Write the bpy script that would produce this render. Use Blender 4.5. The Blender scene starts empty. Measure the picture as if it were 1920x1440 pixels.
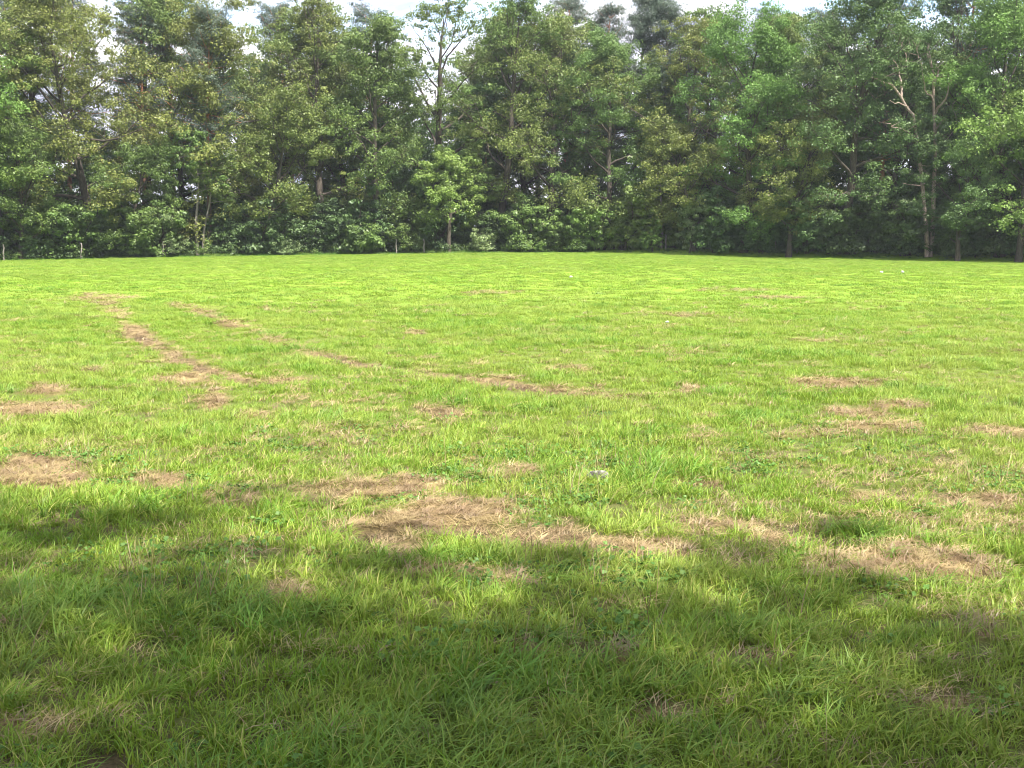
import bpy, math, random
import numpy as np
from mathutils import Vector

# ------------------------------------------------------------------ camera, sky, sun
sc = bpy.context.scene
R = math.radians
CAM_H = 1.6
TILT = R(7.8)
FPX = 2059.0                                     # focal length in photo pixels (photo 1920 x 1440)
cam_d = bpy.data.cameras.new('camera'); cam = bpy.data.objects.new('camera', cam_d)
sc.collection.objects.link(cam); sc.camera = cam
cam_d.sensor_width = 36.0; cam_d.lens = FPX / 1920 * 36.0
cam_d.clip_start = 0.05; cam_d.clip_end = 3000
cam.location = (0, 0, CAM_H); cam.rotation_euler = (R(90) - TILT, 0, 0)

SUN_AZ = R(40)                                   # turned from straight behind towards the right
SUN_EL = R(57)
sdir = Vector((math.sin(SUN_AZ) * math.cos(SUN_EL), -math.cos(SUN_AZ) * math.cos(SUN_EL), math.sin(SUN_EL)))
sun_d = bpy.data.lights.new('sun', 'SUN'); sun_d.energy = 4.5; sun_d.angle = R(0.53)
sun_d.color = (1.0, 0.955, 0.87)
sun = bpy.data.objects.new('sun', sun_d); sc.collection.objects.link(sun)
sun.location = sdir * 60
sun.rotation_euler = sdir.to_track_quat('Z', 'Y').to_euler()

w = bpy.data.worlds.new('World'); sc.world = w; w.use_nodes = True
nt = w.node_tree; nt.nodes.clear()
N = nt.nodes.new; L = nt.links.new
sky = N('ShaderNodeTexSky'); sky.sky_type = 'NISHITA'; sky.sun_disc = False
sky.sun_elevation = SUN_EL; sky.sun_rotation = math.atan2(sdir.x, sdir.y)
sky.air_density = 1.0; sky.dust_density = 1.5; sky.ozone_density = 1.2
tc = N('ShaderNodeTexCoord'); mp = N('ShaderNodeMapping'); mp.inputs['Scale'].default_value = (1, 1, 3.2)
mp.inputs['Location'].default_value = (0.35, 0.1, 0.2)
L(tc.outputs['Generated'], mp.inputs['Vector'])
cn = N('ShaderNodeTexNoise'); cn.inputs['Scale'].default_value = 3.1; cn.inputs['Detail'].default_value = 7
cn.inputs['Roughness'].default_value = 0.58; cn.inputs['Distortion'].default_value = 0.25
L(mp.outputs[0], cn.inputs['Vector'])
cr = N('ShaderNodeValToRGB'); cr.color_ramp.elements[0].position = 0.36; cr.color_ramp.elements[1].position = 0.50
L(cn.outputs['Fac'], cr.inputs[0])
cn2 = N('ShaderNodeTexNoise'); cn2.inputs['Scale'].default_value = 5.0; cn2.inputs['Detail'].default_value = 5
L(mp.outputs[0], cn2.inputs['Vector'])
cr2 = N('ShaderNodeValToRGB')
cr2.color_ramp.elements[0].position = 0.38; cr2.color_ramp.elements[0].color = (1.3, 1.36, 1.75, 1)
cr2.color_ramp.elements[1].position = 0.60; cr2.color_ramp.elements[1].color = (4.8, 4.8, 4.95, 1)
L(cn2.outputs['Fac'], cr2.inputs[0])
mx = N('ShaderNodeMix'); mx.data_type = 'RGBA'
L(cr.outputs[0], mx.inputs['Factor']); L(sky.outputs[0], mx.inputs['A']); L(cr2.outputs[0], mx.inputs['B'])
bg = N('ShaderNodeBackground'); bg.inputs['Strength'].default_value = 0.15
wo = N('ShaderNodeOutputWorld')
L(mx.outputs['Result'], bg.inputs['Color']); L(bg.outputs[0], wo.inputs['Surface'])
sc.view_settings.view_transform = 'Standard'; sc.view_settings.look = 'None'
sc.view_settings.gamma = 1.0; sc.view_settings.exposure = 2.0
sc.view_settings.use_curve_mapping = False
sc.render.engine = 'CYCLES'
sc.cycles.max_bounces = 5; sc.cycles.diffuse_bounces = 3; sc.cycles.glossy_bounces = 1
sc.cycles.transmission_bounces = 3; sc.cycles.transparent_max_bounces = 4

HAZE = 0.00022
sc.cycles.filter_width = 1.0
sc.cycles.volume_bounces = 0
sc.cycles.use_denoising = True
# ------------------------------------------------------------------ helpers
def vnoise(x, y, scale, seed=0, octaves=1, rough=0.5):
    """smooth value noise, 0..1"""
    x = np.asarray(x, float); y = np.asarray(y, float)
    rs = np.random.RandomState(seed); tab = rs.rand(256, 256)
    out = np.zeros(np.broadcast(x, y).shape); amp = 1.0; tot = 0.0; f = 1.0 / scale
    for o in range(octaves):
        u = x * f + 37.7 * (o + 1) + seed; v = y * f + 11.3 * (o + 1)
        iu = np.floor(u).astype(int); iv = np.floor(v).astype(int)
        fu = u - iu; fv = v - iv; fu = fu * fu * (3 - 2 * fu); fv = fv * fv * (3 - 2 * fv)
        a = tab[iu % 256, iv % 256]; b = tab[(iu + 1) % 256, iv % 256]
        c = tab[iu % 256, (iv + 1) % 256]; d = tab[(iu + 1) % 256, (iv + 1) % 256]
        out += amp * ((a * (1 - fu) + b * fu) * (1 - fv) + (c * (1 - fu) + d * fu) * fv)
        tot += amp; amp *= rough; f *= 2.03
    return out / tot

def sstep(a, b, x):
    t = np.clip((np.asarray(x, float) - a) / (b - a), 0, 1); return t * t * (3 - 2 * t)

_EX = np.array([-140, -60, -39, -15, 0, 8, 20, 38, 60, 140.])
_EY = np.array([40, 70, 84, 93, 96, 94, 88, 80, 66, 20.])
_EZ = np.array([-1.2, -0.9, -.46, -.17, -.02, -.02, -.33, -.52, -.6, -1.0])
def smooth_interp(x, X, Y):
    x = np.asarray(x, float); s = 0
    for d in (-4, -2, 0, 2, 4): s = s + np.interp(x + d, X, Y)
    return s / 5
def edge_y(x): return smooth_interp(x, _EX, _EY) + 1.3 * (vnoise(x, 0 * np.asarray(x, float), 5, 5, 3, .6) - .5)

def height0(x, y):
    x = np.asarray(x, float); y = np.asarray(y, float)
    z = smooth_interp(x, _EX, _EZ) * sstep(12, 84, y)
    z = z + 0.10 * (vnoise(x, y, 9, 3, 2) - .5) * sstep(3, 14, y)
    z = z + 0.05 * (vnoise(x, y, 1.1, 8, 2) - .5)
    d = y - edge_y(x)
    z = z + (0.12 + 0.38 * sstep(2, 14, x)) * sstep(0.0, 3.5, d)
    return z

def px_of(x, y, z=None):
    """photo pixel of a ground point"""
    z = (height0(x, y) if z is None else z) - CAM_H
    depth = np.maximum(y * math.cos(TILT) - z * math.sin(TILT), 0.05)
    up = y * math.sin(TILT) + z * math.cos(TILT)
    return 960 + FPX * x / depth, 720 - FPX * up / depth

def ground_at(px, py):
    a = (720 - py) / FPX
    dx, dy, dz = (px - 960) / FPX, math.cos(TILT) + a * math.sin(TILT), -math.sin(TILT) + a * math.cos(TILT)
    lo, hi = 0.5, 200.0
    t = lo
    while t < hi:
        if CAM_H + dz * t < float(height0(dx * t, dy * t)): break
        t *= 1.004
    return dx * t, dy * t

# dry and bare patches: (px, py, half width, half height, dryness, soil)
PATCH = [
 (745, 917, 115, 15, .85, 0), (800, 972, 135, 30, .95, .25), (860, 1000, 60, 14, .9, .75), (955, 890, 55, 12, .8, 0), (1010, 1008, 110, 24, .75, .6),
 (700, 1010, 50, 20, .5, .65), (1175, 1027, 130, 18, .9, .4), (1720, 1058, 160, 34, 1, 0), (1600, 1045, 70, 16, .7, 0), (1335, 985, 65, 14, .6, .2),
 (70, 885, 85, 30, .85, .1), (60, 905, 60, 14, .9, 0), (290, 907, 65, 15, .7, .2), (430, 937, 60, 20, .6, 0), (545, 1112, 38, 18, .9, .1),
 (830, 1077, 110, 10, .7, 0), (945, 1090, 42, 13, .8, .1), (1620, 935, 34, 12, .7, .2), (1830, 945, 90, 16, .6, .3), (1330, 913, 30, 8, .6, .7),
 (1280, 905, 22, 6, .6, .4), (1430, 1232, 85, 14, .5, .8), (1160, 1238, 30, 24, .9, 0), (60, 1362, 100, 16, .9, .15), (1840, 1180, 50, 20, .5, 0),
 (1760, 1330, 60, 24, .6, .1), (1240, 1335, 60, 22, .7, .2), (1210, 1310, 20, 14, .3, .7), (1010, 1222, 60, 12, .6, .1), (400, 757, 26, 20, .7, .1),
 (350, 714, 50, 9, .75, .2), (90, 735, 45, 10, .7, 0), (50, 770, 100, 11, .9, .1), (180, 697, 22, 6, .6, 0), (830, 773, 48, 8, .7, .7),
 (1300, 731, 26, 8, .7, .6), (1580, 722, 85, 9, .8, .1), (1600, 776, 62, 9, .7, .3), (1680, 763, 52, 6, .9, 0), (1665, 800, 70, 8, .7, 0),
 (1870, 810, 52, 11, .8, .4), (930, 717, 48, 9, .85, .1), (1080, 695, 60, 6, .4, 0), (775, 625, 24, 4, .7, .2), (1330, 785, 36, 6, .5, 0),
 (1510, 815, 80, 8, .4, 0), (475, 786, 34, 6, .8, 0), (1300, 595, 60, 4, .3, 0), (1550, 640, 60, 4, .3, 0), (1380, 545, 60, 3, .3, 0),
 (920, 550, 50, 3, .3, 0), (1450, 560, 70, 3, .3, 0), (1200, 660, 60, 5, .3, 0), (880, 870, 30, 12, .3, .3), (1360, 945, 60, 8, .3, .3),
 (1560, 1015, 60, 10, .3, .6), (760, 1030, 50, 12, .5, .6), (600, 930, 60, 14, .4, .3), (1450, 1000, 60, 10, .5, .2), (200, 560, 60, 6, .4, 0)]
TRACKS = [([(165, 552), (205, 580), (235, 607), (270, 640), (330, 672), (400, 700), (480, 717), (560, 714)], .17),
          ([(320, 570), (415, 600), (470, 625), (560, 655), (640, 678), (700, 688), (780, 698), (880, 710), (960, 722), (1060, 738), (1210, 748)], .155)]
TRACK_W = [(np.array([ground_at(*p) for p in t]), wd) for t, wd in TRACKS]

def masks(x, y):
    """dryness and bare soil of the turf at a ground point"""
    x = np.asarray(x, float); y = np.asarray(y, float)
    px, py = px_of(x, y)
    jx = (vnoise(x, y, .5, 21, 3, .6) - .5) * 2.2; jy = (vnoise(x, y, .5, 22, 3, .6) - .5) * 2.2
    dry = np.zeros(x.shape); soil = np.zeros(x.shape)
    for cx, cy, rx, ry, d, s in PATCH:
        r = np.hypot((px - cx) / rx + jx * .55, (py - cy) / ry + jy * .55)
        m = 1 - sstep(.75, 1.35, r)
        dry = np.maximum(dry, m * d); soil = np.maximum(soil, m * s)
    for k, (P, wd) in enumerate(TRACK_W):
        best = np.full(x.shape, 1e9); tt = np.zeros(x.shape)
        for i in range(len(P) - 1):
            a, b = P[i], P[i + 1]; ab = b - a
            t = np.clip(((x - a[0]) * ab[0] + (y - a[1]) * ab[1]) / (ab @ ab), 0, 1)
            d = np.hypot(x - a[0] - t * ab[0], y - a[1] - t * ab[1])
            u = d < best; best = np.where(u, d, best); tt = np.where(u, (i + t) / (len(P) - 1), tt)
        m = 1 - sstep(wd * .5, wd * 1.5, best + jx * .17)
        gaps = sstep(.25, .5, vnoise(x, y, 1.3, 31 + k, 2))
        dry = np.maximum(dry, m * (.88 if k == 0 else .78) * (.35 + .65 * gaps) * (.75 + .25 * sstep(.1, .3, tt)))
        soil = np.maximum(soil, m * gaps * sstep(.2, .4, tt) * .95 * (1 - .5 * sstep(.75, 1, tt)))
    far = sstep(5, 12, y)
    spots = sstep(.70, .80, vnoise(x, y, .9, 41, 3, .55)); dry = np.maximum(dry, spots * .30 * (1 - .8 * far) * (1 - sstep(22, 40, y)))
    spots = sstep(.72, .80, vnoise(x, y, .45, 43, 3, .6)); soil = np.maximum(soil, spots * .65 * (1 - far * .5))
    inside = sstep(0, -1, y - edge_y(x))
    return np.clip(dry, 0, 1) * inside, np.clip(soil, 0, 1) * inside

def height(x, y, m=None):
    d, s = masks(x, y) if m is None else m
    near = 1 - sstep(20, 40, y)
    return height0(x, y) + near * (-0.035 * s + .04 * np.maximum(d, s) * (vnoise(x, y, .13, 51, 2) - .35))

def set_attr(me, name, data, dom='POINT'):
    a = me.attributes.new(name, 'FLOAT', dom); a.data.foreach_set('value', np.asarray(data, np.float32).ravel())

def mesh_from(name, V, F, mats=(), smooth=False, mat_idx=None, **attrs):
    """V (n,3); F is one (m,k) array or a list of them"""
    me = bpy.data.meshes.new(name)
    Fs = F if isinstance(F, list) else [F]
    Fs = [np.asarray(f, np.int32) for f in Fs if len(f)]
    V = np.asarray(V, np.float32)
    me.vertices.add(len(V)); me.vertices.foreach_set('co', V.ravel())
    loops = np.concatenate([f.ravel() for f in Fs]); tot = np.concatenate([np.full(len(f), f.shape[1]) for f in Fs])
    me.loops.add(len(loops)); me.loops.foreach_set('vertex_index', loops)
    me.polygons.add(len(tot)); st = np.concatenate([[0], np.cumsum(tot)[:-1]])
    me.polygons.foreach_set('loop_start', st.astype(np.int32))
    me.update(calc_edges=True)
    if smooth: me.polygons.foreach_set('use_smooth', np.ones(len(tot), bool))
    for m in mats: me.materials.append(m)
    if mat_idx is not None: me.polygons.foreach_set('material_index', np.asarray(mat_idx, np.int32))
    for k, v in attrs.items(): set_attr(me, k, v)
    return me

def obj(name, data, parent=None, label=None, cat=None, group=None, kind=None, loc=None):
    o = bpy.data.objects.new(name, data); sc.collection.objects.link(o)
    if parent: o.parent = parent
    if loc is not None: o.location = loc
    if label: o['label'] = label
    if cat: o['category'] = cat
    if group: o['group'] = group
    if kind: o['kind'] = kind
    return o

# ------------------------------------------------------------------ materials
def new_mat(name):
    m = bpy.data.materials.new(name); m.use_nodes = True; t = m.node_tree; t.nodes.clear()
    return m, t, t.nodes.new, t.links.new

def ramp(t, stops):
    r = t.nodes.new('ShaderNodeValToRGB'); e = r.color_ramp.elements
    while len(e) < len(stops): e.new(.5)
    for i, (p, c) in enumerate(stops): e[i].position = p; e[i].color = (*c, 1)
    return r

def mixc(t, f, a, b, mode='MIX'):
    m = t.nodes.new('ShaderNodeMix'); m.data_type = 'RGBA'; m.blend_type = mode
    for s, v in (('Factor', f), ('A', a), ('B', b)):
        if isinstance(v, bpy.types.NodeSocket): t.links.new(v, m.inputs[s])
        elif isinstance(v, (int, float)): m.inputs[s].default_value = v
        else: m.inputs[s].default_value = (*v, 1)
    return m.outputs['Result']

def mapr(t, v, a, b, c=0., d=1.):
    m = t.nodes.new('ShaderNodeMapRange'); t.links.new(v, m.inputs[0])
    for i, q in enumerate((a, b, c, d)): m.inputs[i + 1].default_value = q
    return m.outputs[0]

def attr(t, name, kind='GEOMETRY'):
    a = t.nodes.new('ShaderNodeAttribute'); a.attribute_name = name; a.attribute_type = kind; return a

def noise(t, scale, detail=3, rough=.5, vec=None):
    n = t.nodes.new('ShaderNodeTexNoise'); n.inputs['Scale'].default_value = scale
    n.inputs['Detail'].default_value = detail; n.inputs['Roughness'].default_value = rough
    if vec is None:
        g = t.nodes.new('ShaderNodeNewGeometry'); vec = g.outputs['Position']
    t.links.new(vec, n.inputs['Vector']); return n.outputs['Fac']

def leafy_shader(t, col, transl=.35, gloss=.05, rough=.45, tcol=None):
    """thin leaf or blade: diffuse with light passing through and a faint sheen"""
    n, l = t.nodes.new, t.links.new
    d = n('ShaderNodeBsdfDiffuse'); tr = n('ShaderNodeBsdfTranslucent'); g = n('ShaderNodeBsdfGlossy')
    g.inputs['Roughness'].default_value = rough
    l(col, d.inputs['Color']); l(tcol if tcol else col, tr.inputs['Color'])
    m1 = n('ShaderNodeMixShader'); m1.inputs[0].default_value = transl
    l(d.outputs[0], m1.inputs[1]); l(tr.outputs[0], m1.inputs[2])
    m2 = n('ShaderNodeMixShader'); m2.inputs[0].default_value = gloss
    l(m1.outputs[0], m2.inputs[1]); l(g.outputs[0], m2.inputs[2])
    o = n('ShaderNodeOutputMaterial'); l(m2.outputs[0], o.inputs['Surface'])

def leaf_material(name, dark, mid, light, odd, transl=.30, gloss=.018):
    m, t, n, l = new_mat(name)
    a = attr(t, 'tint')
    r = ramp(t, [(0, dark), (.5, mid), (.93, light), (1, odd)]); l(a.outputs['Fac'], r.inputs[0])
    oi = n('ShaderNodeObjectInfo')
    hs = n('ShaderNodeHueSaturation')
    l(r.outputs[0], hs.inputs['Color'])
    l(mapr(t, oi.outputs['Random'], 0, 1, .482, .512), hs.inputs['Hue'])
    l(mapr(t, noise(t, .3, 2), .3, .7, .82, 1.16), hs.inputs['Value'])
    leafy_shader(t, hs.outputs[0], transl, gloss)
    return m

LEAF = {
 'olive': leaf_material('oak_leaf_olive', (.082, .106, .030), (.122, .150, .037), (.165, .192, .048), (.17, .15, .075)),
 'mid':   leaf_material('oak_leaf_green', (.062, .102, .028), (.094, .146, .036), (.130, .188, .048), (.15, .17, .07)),
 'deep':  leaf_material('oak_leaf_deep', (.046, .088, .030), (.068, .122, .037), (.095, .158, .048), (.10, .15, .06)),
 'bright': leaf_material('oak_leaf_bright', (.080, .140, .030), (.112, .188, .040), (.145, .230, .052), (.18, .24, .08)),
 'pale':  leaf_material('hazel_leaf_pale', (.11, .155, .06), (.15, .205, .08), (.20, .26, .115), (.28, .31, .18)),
 'dusky':   leaf_material('dark_leaf', (.038, .066, .024), (.056, .092, .031), (.080, .124, .042), (.12, .16, .09), .2),  # shrub species with darker leaves of its own
 'pine':  leaf_material('pine_needles', (.044, .066, .046), (.062, .090, .060), (.084, .114, .074), (.12, .11, .07), .12, .03),
}

def bark_material(name, c1, c2, c3, up=None, zsplit=8.0):
    m, t, n, l = new_mat(name)
    g = n('ShaderNodeNewGeometry'); mp_ = n('ShaderNodeMapping'); mp_.inputs['Scale'].default_value = (6, 6, 1.2)
    l(g.outputs['Position'], mp_.inputs['Vector'])
    v = noise(t, 3, 5, .6, mp_.outputs[0])
    r = ramp(t, [(.3, c1), (.55, c2), (.75, c3)]); l(v, r.inputs[0]); col = r.outputs[0]
    if up:
        s = n('ShaderNodeSeparateXYZ'); tcn = n('ShaderNodeTexCoord'); l(tcn.outputs['Object'], s.inputs[0])
        col = mixc(t, mapr(t, s.outputs['Z'], zsplit - 2.5, zsplit + 1.5), col, up)
    b = n('ShaderNodeBump'); b.inputs['Strength'].default_value = .8; b.inputs['Distance'].default_value = .03
    l(v, b.inputs['Height'])
    p = n('ShaderNodeBsdfPrincipled'); p.inputs['Roughness'].default_value = .9
    p.inputs['Specular IOR Level'].default_value = .15
    l(col, p.inputs['Base Color']); l(b.outputs[0], p.inputs['Normal'])
    o = n('ShaderNodeOutputMaterial'); l(p.outputs[0], o.inputs['Surface'])
    return m
BARK = bark_material('oak_bark', (.030, .025, .020), (.058, .048, .038), (.10, .088, .070))
BARK_PINE = bark_material('pine_bark', (.08, .055, .045), (.15, .10, .08), (.22, .16, .13), up=(.34, .15, .08), zsplit=6.5)
BARK_PALE = bark_material('pale_bark', (.07, .06, .05), (.17, .15, .13), (.28, .26, .23))
BARK_DEAD = bark_material('dead_wood', (.12, .09, .075), (.26, .20, .165), (.40, .33, .28))
POST_W = bark_material('weathered_post_wood', (.10, .09, .075), (.19, .17, .15), (.28, .26, .23))

# turf under the blades
def ground_material():
    m, t, n, l = new_mat('meadow_ground')
    dry = attr(t, 'dry').outputs['Fac']; soil = attr(t, 'soil').outputs['Fac']; wood = attr(t, 'wood').outputs['Fac']
    n1 = noise(t, .22, 4, .55); n2 = noise(t, 7, 6, .65); n3 = noise(t, 60, 3, .6)
    grass = ramp(t, [(.3, (.11, .20, .020)), (.5, (.145, .235, .026)), (.7, (.17, .250, .034))]); l(n1, grass.inputs[0])
    sy = n('ShaderNodeSeparateXYZ'); l(n('ShaderNodeNewGeometry').outputs['Position'], sy.inputs[0])
    thatch = mixc(t, mapr(t, n2, .35, .62), (.085, .115, .026), (.075, .062, .030))
    base = mixc(t, mapr(t, sy.outputs['Y'], 8, 34, 1, 0), grass.outputs[0], thatch)
    cd = ramp(t, [(.35, (.10, .072, .034)), (.65, (.26, .195, .085))]); l(n3, cd.inputs[0])
    cs = ramp(t, [(.3, (.035, .025, .017)), (.65, (.10, .07, .048))]); l(n3, cs.inputs[0])
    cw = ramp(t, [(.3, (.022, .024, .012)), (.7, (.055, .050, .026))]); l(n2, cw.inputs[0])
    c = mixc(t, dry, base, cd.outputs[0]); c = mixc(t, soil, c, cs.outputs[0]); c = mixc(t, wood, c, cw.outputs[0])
    b = n('ShaderNodeBump'); b.inputs['Strength'].default_value = .7; b.inputs['Distance'].default_value = .03
    l(n3, b.inputs['Height'])
    p = n('ShaderNodeBsdfPrincipled'); p.inputs['Roughness'].default_value = 1; p.inputs['Specular IOR Level'].default_value = .05
    l(c, p.inputs['Base Color']); l(b.outputs[0], p.inputs['Normal'])
    o = n('ShaderNodeOutputMaterial'); l(p.outputs[0], o.inputs['Surface'])
    return m
GROUND = ground_material()

def blade_material(name, c_dark, c_mid, c_light, c_odd, base_col, transl=.4, gloss=.07, big=True, basef=.55, yel=(.285, .320, .072)):
    m, t, n, l = new_mat(name)
    r = ramp(t, [(0, c_dark), (.45, c_mid), (.9, c_light), (1, c_odd)]); l(attr(t, 'tint').outputs['Fac'], r.inputs[0])
    col = r.outputs[0]
    if big:
        f = mapr(t, noise(t, .28, 3, .6), .42, .62); col = mixc(t, f, col, yel)
        m_ = col.node; m_.inputs['Factor'].default_value = .5
        q = n('ShaderNodeMath'); q.operation = 'MULTIPLY'; l(f, q.inputs[0]); q.inputs[1].default_value = .42
        l(q.outputs[0], m_.inputs['Factor'])
        f2 = mapr(t, noise(t, 1.3, 3, .6), .52, .68); q2 = n('ShaderNodeMath'); q2.operation = 'MULTIPLY'
        l(f2, q2.inputs[0]); q2.inputs[1].default_value = .45
        col = mixc(t, q2.outputs[0], col, (.065, .195, .016))
    q = n('ShaderNodeMath'); q.operation = 'MULTIPLY'; l(mapr(t, attr(t, 'along').outputs['Fac'], 0, .6, 1, 0), q.inputs[0])
    q.inputs[1].default_value = basef
    col = mixc(t, q.outputs[0], col, base_col)
    if not big and name.startswith('dry'):
        col = mixc(t, mapr(t, noise(t, 5.5, 3, .6), .44, .62, .8, 0), col, (.17, .105, .055))
    oi = n('ShaderNodeObjectInfo'); hs = n('ShaderNodeHueSaturation'); l(col, hs.inputs['Color'])
    l(mapr(t, oi.outputs['Random'], 0, 1, .75, 1.2), hs.inputs['Value'])
    leafy_shader(t, hs.outputs[0], transl, gloss, .5)
    return m
BLADE = blade_material('meadow_grass_blade', (.094, .194, .014), (.154, .258, .020), (.224, .316, .038), (.40, .36, .12), (.18, .20, .02), gloss=.018)
BLADE_T = blade_material('tussock_grass_blade', (.055, .158, .008), (.085, .208, .014), (.14, .258, .030), (.24, .30, .08), (.12, .15, .02), .38, .022)
STRAW = blade_material('dry_straw_blade', (.16, .112, .045), (.29, .220, .088), (.40, .315, .14), (.48, .40, .21), (.14, .10, .042), .2, .06, False, .3)
WEED = blade_material('broad_weed_leaf', (.050, .115, .022), (.080, .165, .030), (.12, .21, .05), (.2, .24, .09), (.08, .12, .04), .3, .015, False, .3)

# ------------------------------------------------------------------ ground sheet
def axis(fine0, fine1, lo, hi, step, grow):
    a = list(np.arange(fine0, fine1, step)); s = step
    v = a[-1]
    while v < hi: s *= grow; v += s; a.append(v)
    s = step; v = a[0]
    while v > lo: s *= grow; v -= s; a.insert(0, v)
    return np.array(a)
gx = axis(-3.6, 3.6, -400, 400, .05, 1.035); gy = axis(2.6, 9.0, -60, 600, .05, 1.018)
GX, GY = np.meshgrid(gx, gy); m_ = masks(GX.ravel(), GY.ravel())
GZ = height(GX.ravel(), GY.ravel(), m_)
far = sstep(150, 400, np.hypot(GX.ravel(), GY.ravel()))
GZ = GZ * (1 - far)
V = np.stack([GX.ravel(), GY.ravel(), GZ], 1)
nx, ny = len(gx), len(gy)
I = (np.arange(ny - 1)[:, None] * nx + np.arange(nx - 1)[None]).ravel()
F = np.stack([I, I + 1, I + nx + 1, I + nx], 1)
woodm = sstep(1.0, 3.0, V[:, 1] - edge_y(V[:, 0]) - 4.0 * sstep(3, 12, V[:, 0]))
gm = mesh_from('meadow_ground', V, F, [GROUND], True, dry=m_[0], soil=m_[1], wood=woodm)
ground = obj('meadow_ground', gm, kind='structure', label='flat grassy meadow ground with dry and bare patches')
print('ground faces', len(F))

# ------------------------------------------------------------------ grass tufts (instanced stuff)
def blades(rs, n, rad, L0, L1, w, lean0=.2, lean1=.9, seg=3, flat=0., combed=None):
    ang = rs.rand(n) * 2 * np.pi; rr = rad * np.sqrt(rs.rand(n))
    bx, by = rr * np.cos(ang), rr * np.sin(ang)
    d = rs.rand(n) * 2 * np.pi if combed is None else combed + rs.randn(n) * .8
    d = np.where(rs.rand(n) < .5, ang + rs.randn(n) * .6, d)
    Ln = L0 + (L1 - L0) * rs.rand(n) ** 1.3
    lean = lean0 + (lean1 - lean0) * rs.rand(n)
    ww = w * (.7 + .6 * rs.rand(n))
    tw = rs.rand(n) * np.pi
    Vs = []; al = []
    for k in range(seg + 1):
        t = k / seg
        hor = Ln * (lean * t * t * .9 + .12 * t); ver = Ln * (t - lean * .62 * t * t) * (1 - flat) + flat * (.015 + .02 * t)
        cx = bx + np.cos(d) * hor; cy = by + np.sin(d) * hor
        wid = ww * (1 - t ** 1.6) * .5 + ww * .04
        sx, sy = np.cos(d + np.pi / 2 + .5 * np.sin(tw)), np.sin(d + np.pi / 2 + .5 * np.sin(tw))
        Vs.append(np.stack([cx - sx * wid, cy - sy * wid, ver], 1)); Vs.append(np.stack([cx + sx * wid, cy + sy * wid, ver + wid * .5 * np.sin(tw)], 1))
        al += [np.full(n, t), np.full(n, t)]
    V = np.stack(Vs, 1); A = np.stack(al, 1); T = np.repeat(rs.rand(n)[:, None], A.shape[1], 1)
    K = 2 * (seg + 1); F = []
    for k in range(seg):
        b = np.arange(n) * K + 2 * k; F.append(np.stack([b, b + 1, b + 3, b + 2], 1))
    return V.reshape(-1, 3), np.concatenate(F), T.ravel(), A.ravel()

def leaves(rs, C, rad, n, size, flatz=.65, narrow=.62, up=.35, droop=0.):
    """leaf-sized folded quads filling ellipsoids round the centres C"""
    C = np.repeat(np.asarray(C), n, 0); rad = np.repeat(np.asarray(rad), n)
    m = len(C); d = rs.randn(m, 3); d /= np.linalg.norm(d, axis=1)[:, None]
    rr = rad * rs.rand(m) ** .45
    p = C + d * rr[:, None] * np.array([1, 1, flatz])
    nrm = d * .95 + rs.randn(m, 3) * .45 + np.array([0, 0, up]); nrm /= np.linalg.norm(nrm, axis=1)[:, None]
    a = np.cross(nrm, rs.randn(m, 3)); a /= np.linalg.norm(a, axis=1)[:, None] + 1e-9; b = np.cross(nrm, a)
    s = size * (.6 + .8 * rs.rand(m))[:, None]
    fold = nrm * s * .12
    V = np.stack([p - a * s * .5 + fold, p - b * s * .5 * narrow, p + a * s * .5 + fold - np.array([0, 0, droop]) * s, p + b * s * .5 * narrow], 1)
    F = np.arange(m * 4).reshape(-1, 4)
    cl = np.repeat(rs.rand(m // n), n)
    tint = np.clip(.38 * rs.rand(m) + .62 * cl, 0, .99); tint = np.where(rs.rand(m) < .012, 1., tint)
    return V.reshape(-1, 3), F, np.repeat(tint, 4)

def tuft_collection(name, metas):
    c = bpy.data.collections.new(name)
    for i, (mat, V, F, T, A) in enumerate(metas):
        me = mesh_from(f'{name}_tuft', V, F, [mat], True, tint=T, along=A)
        o = bpy.data.objects.new(f'{name}_{i:02d}', me); c.objects.link(o)
    return c

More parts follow.
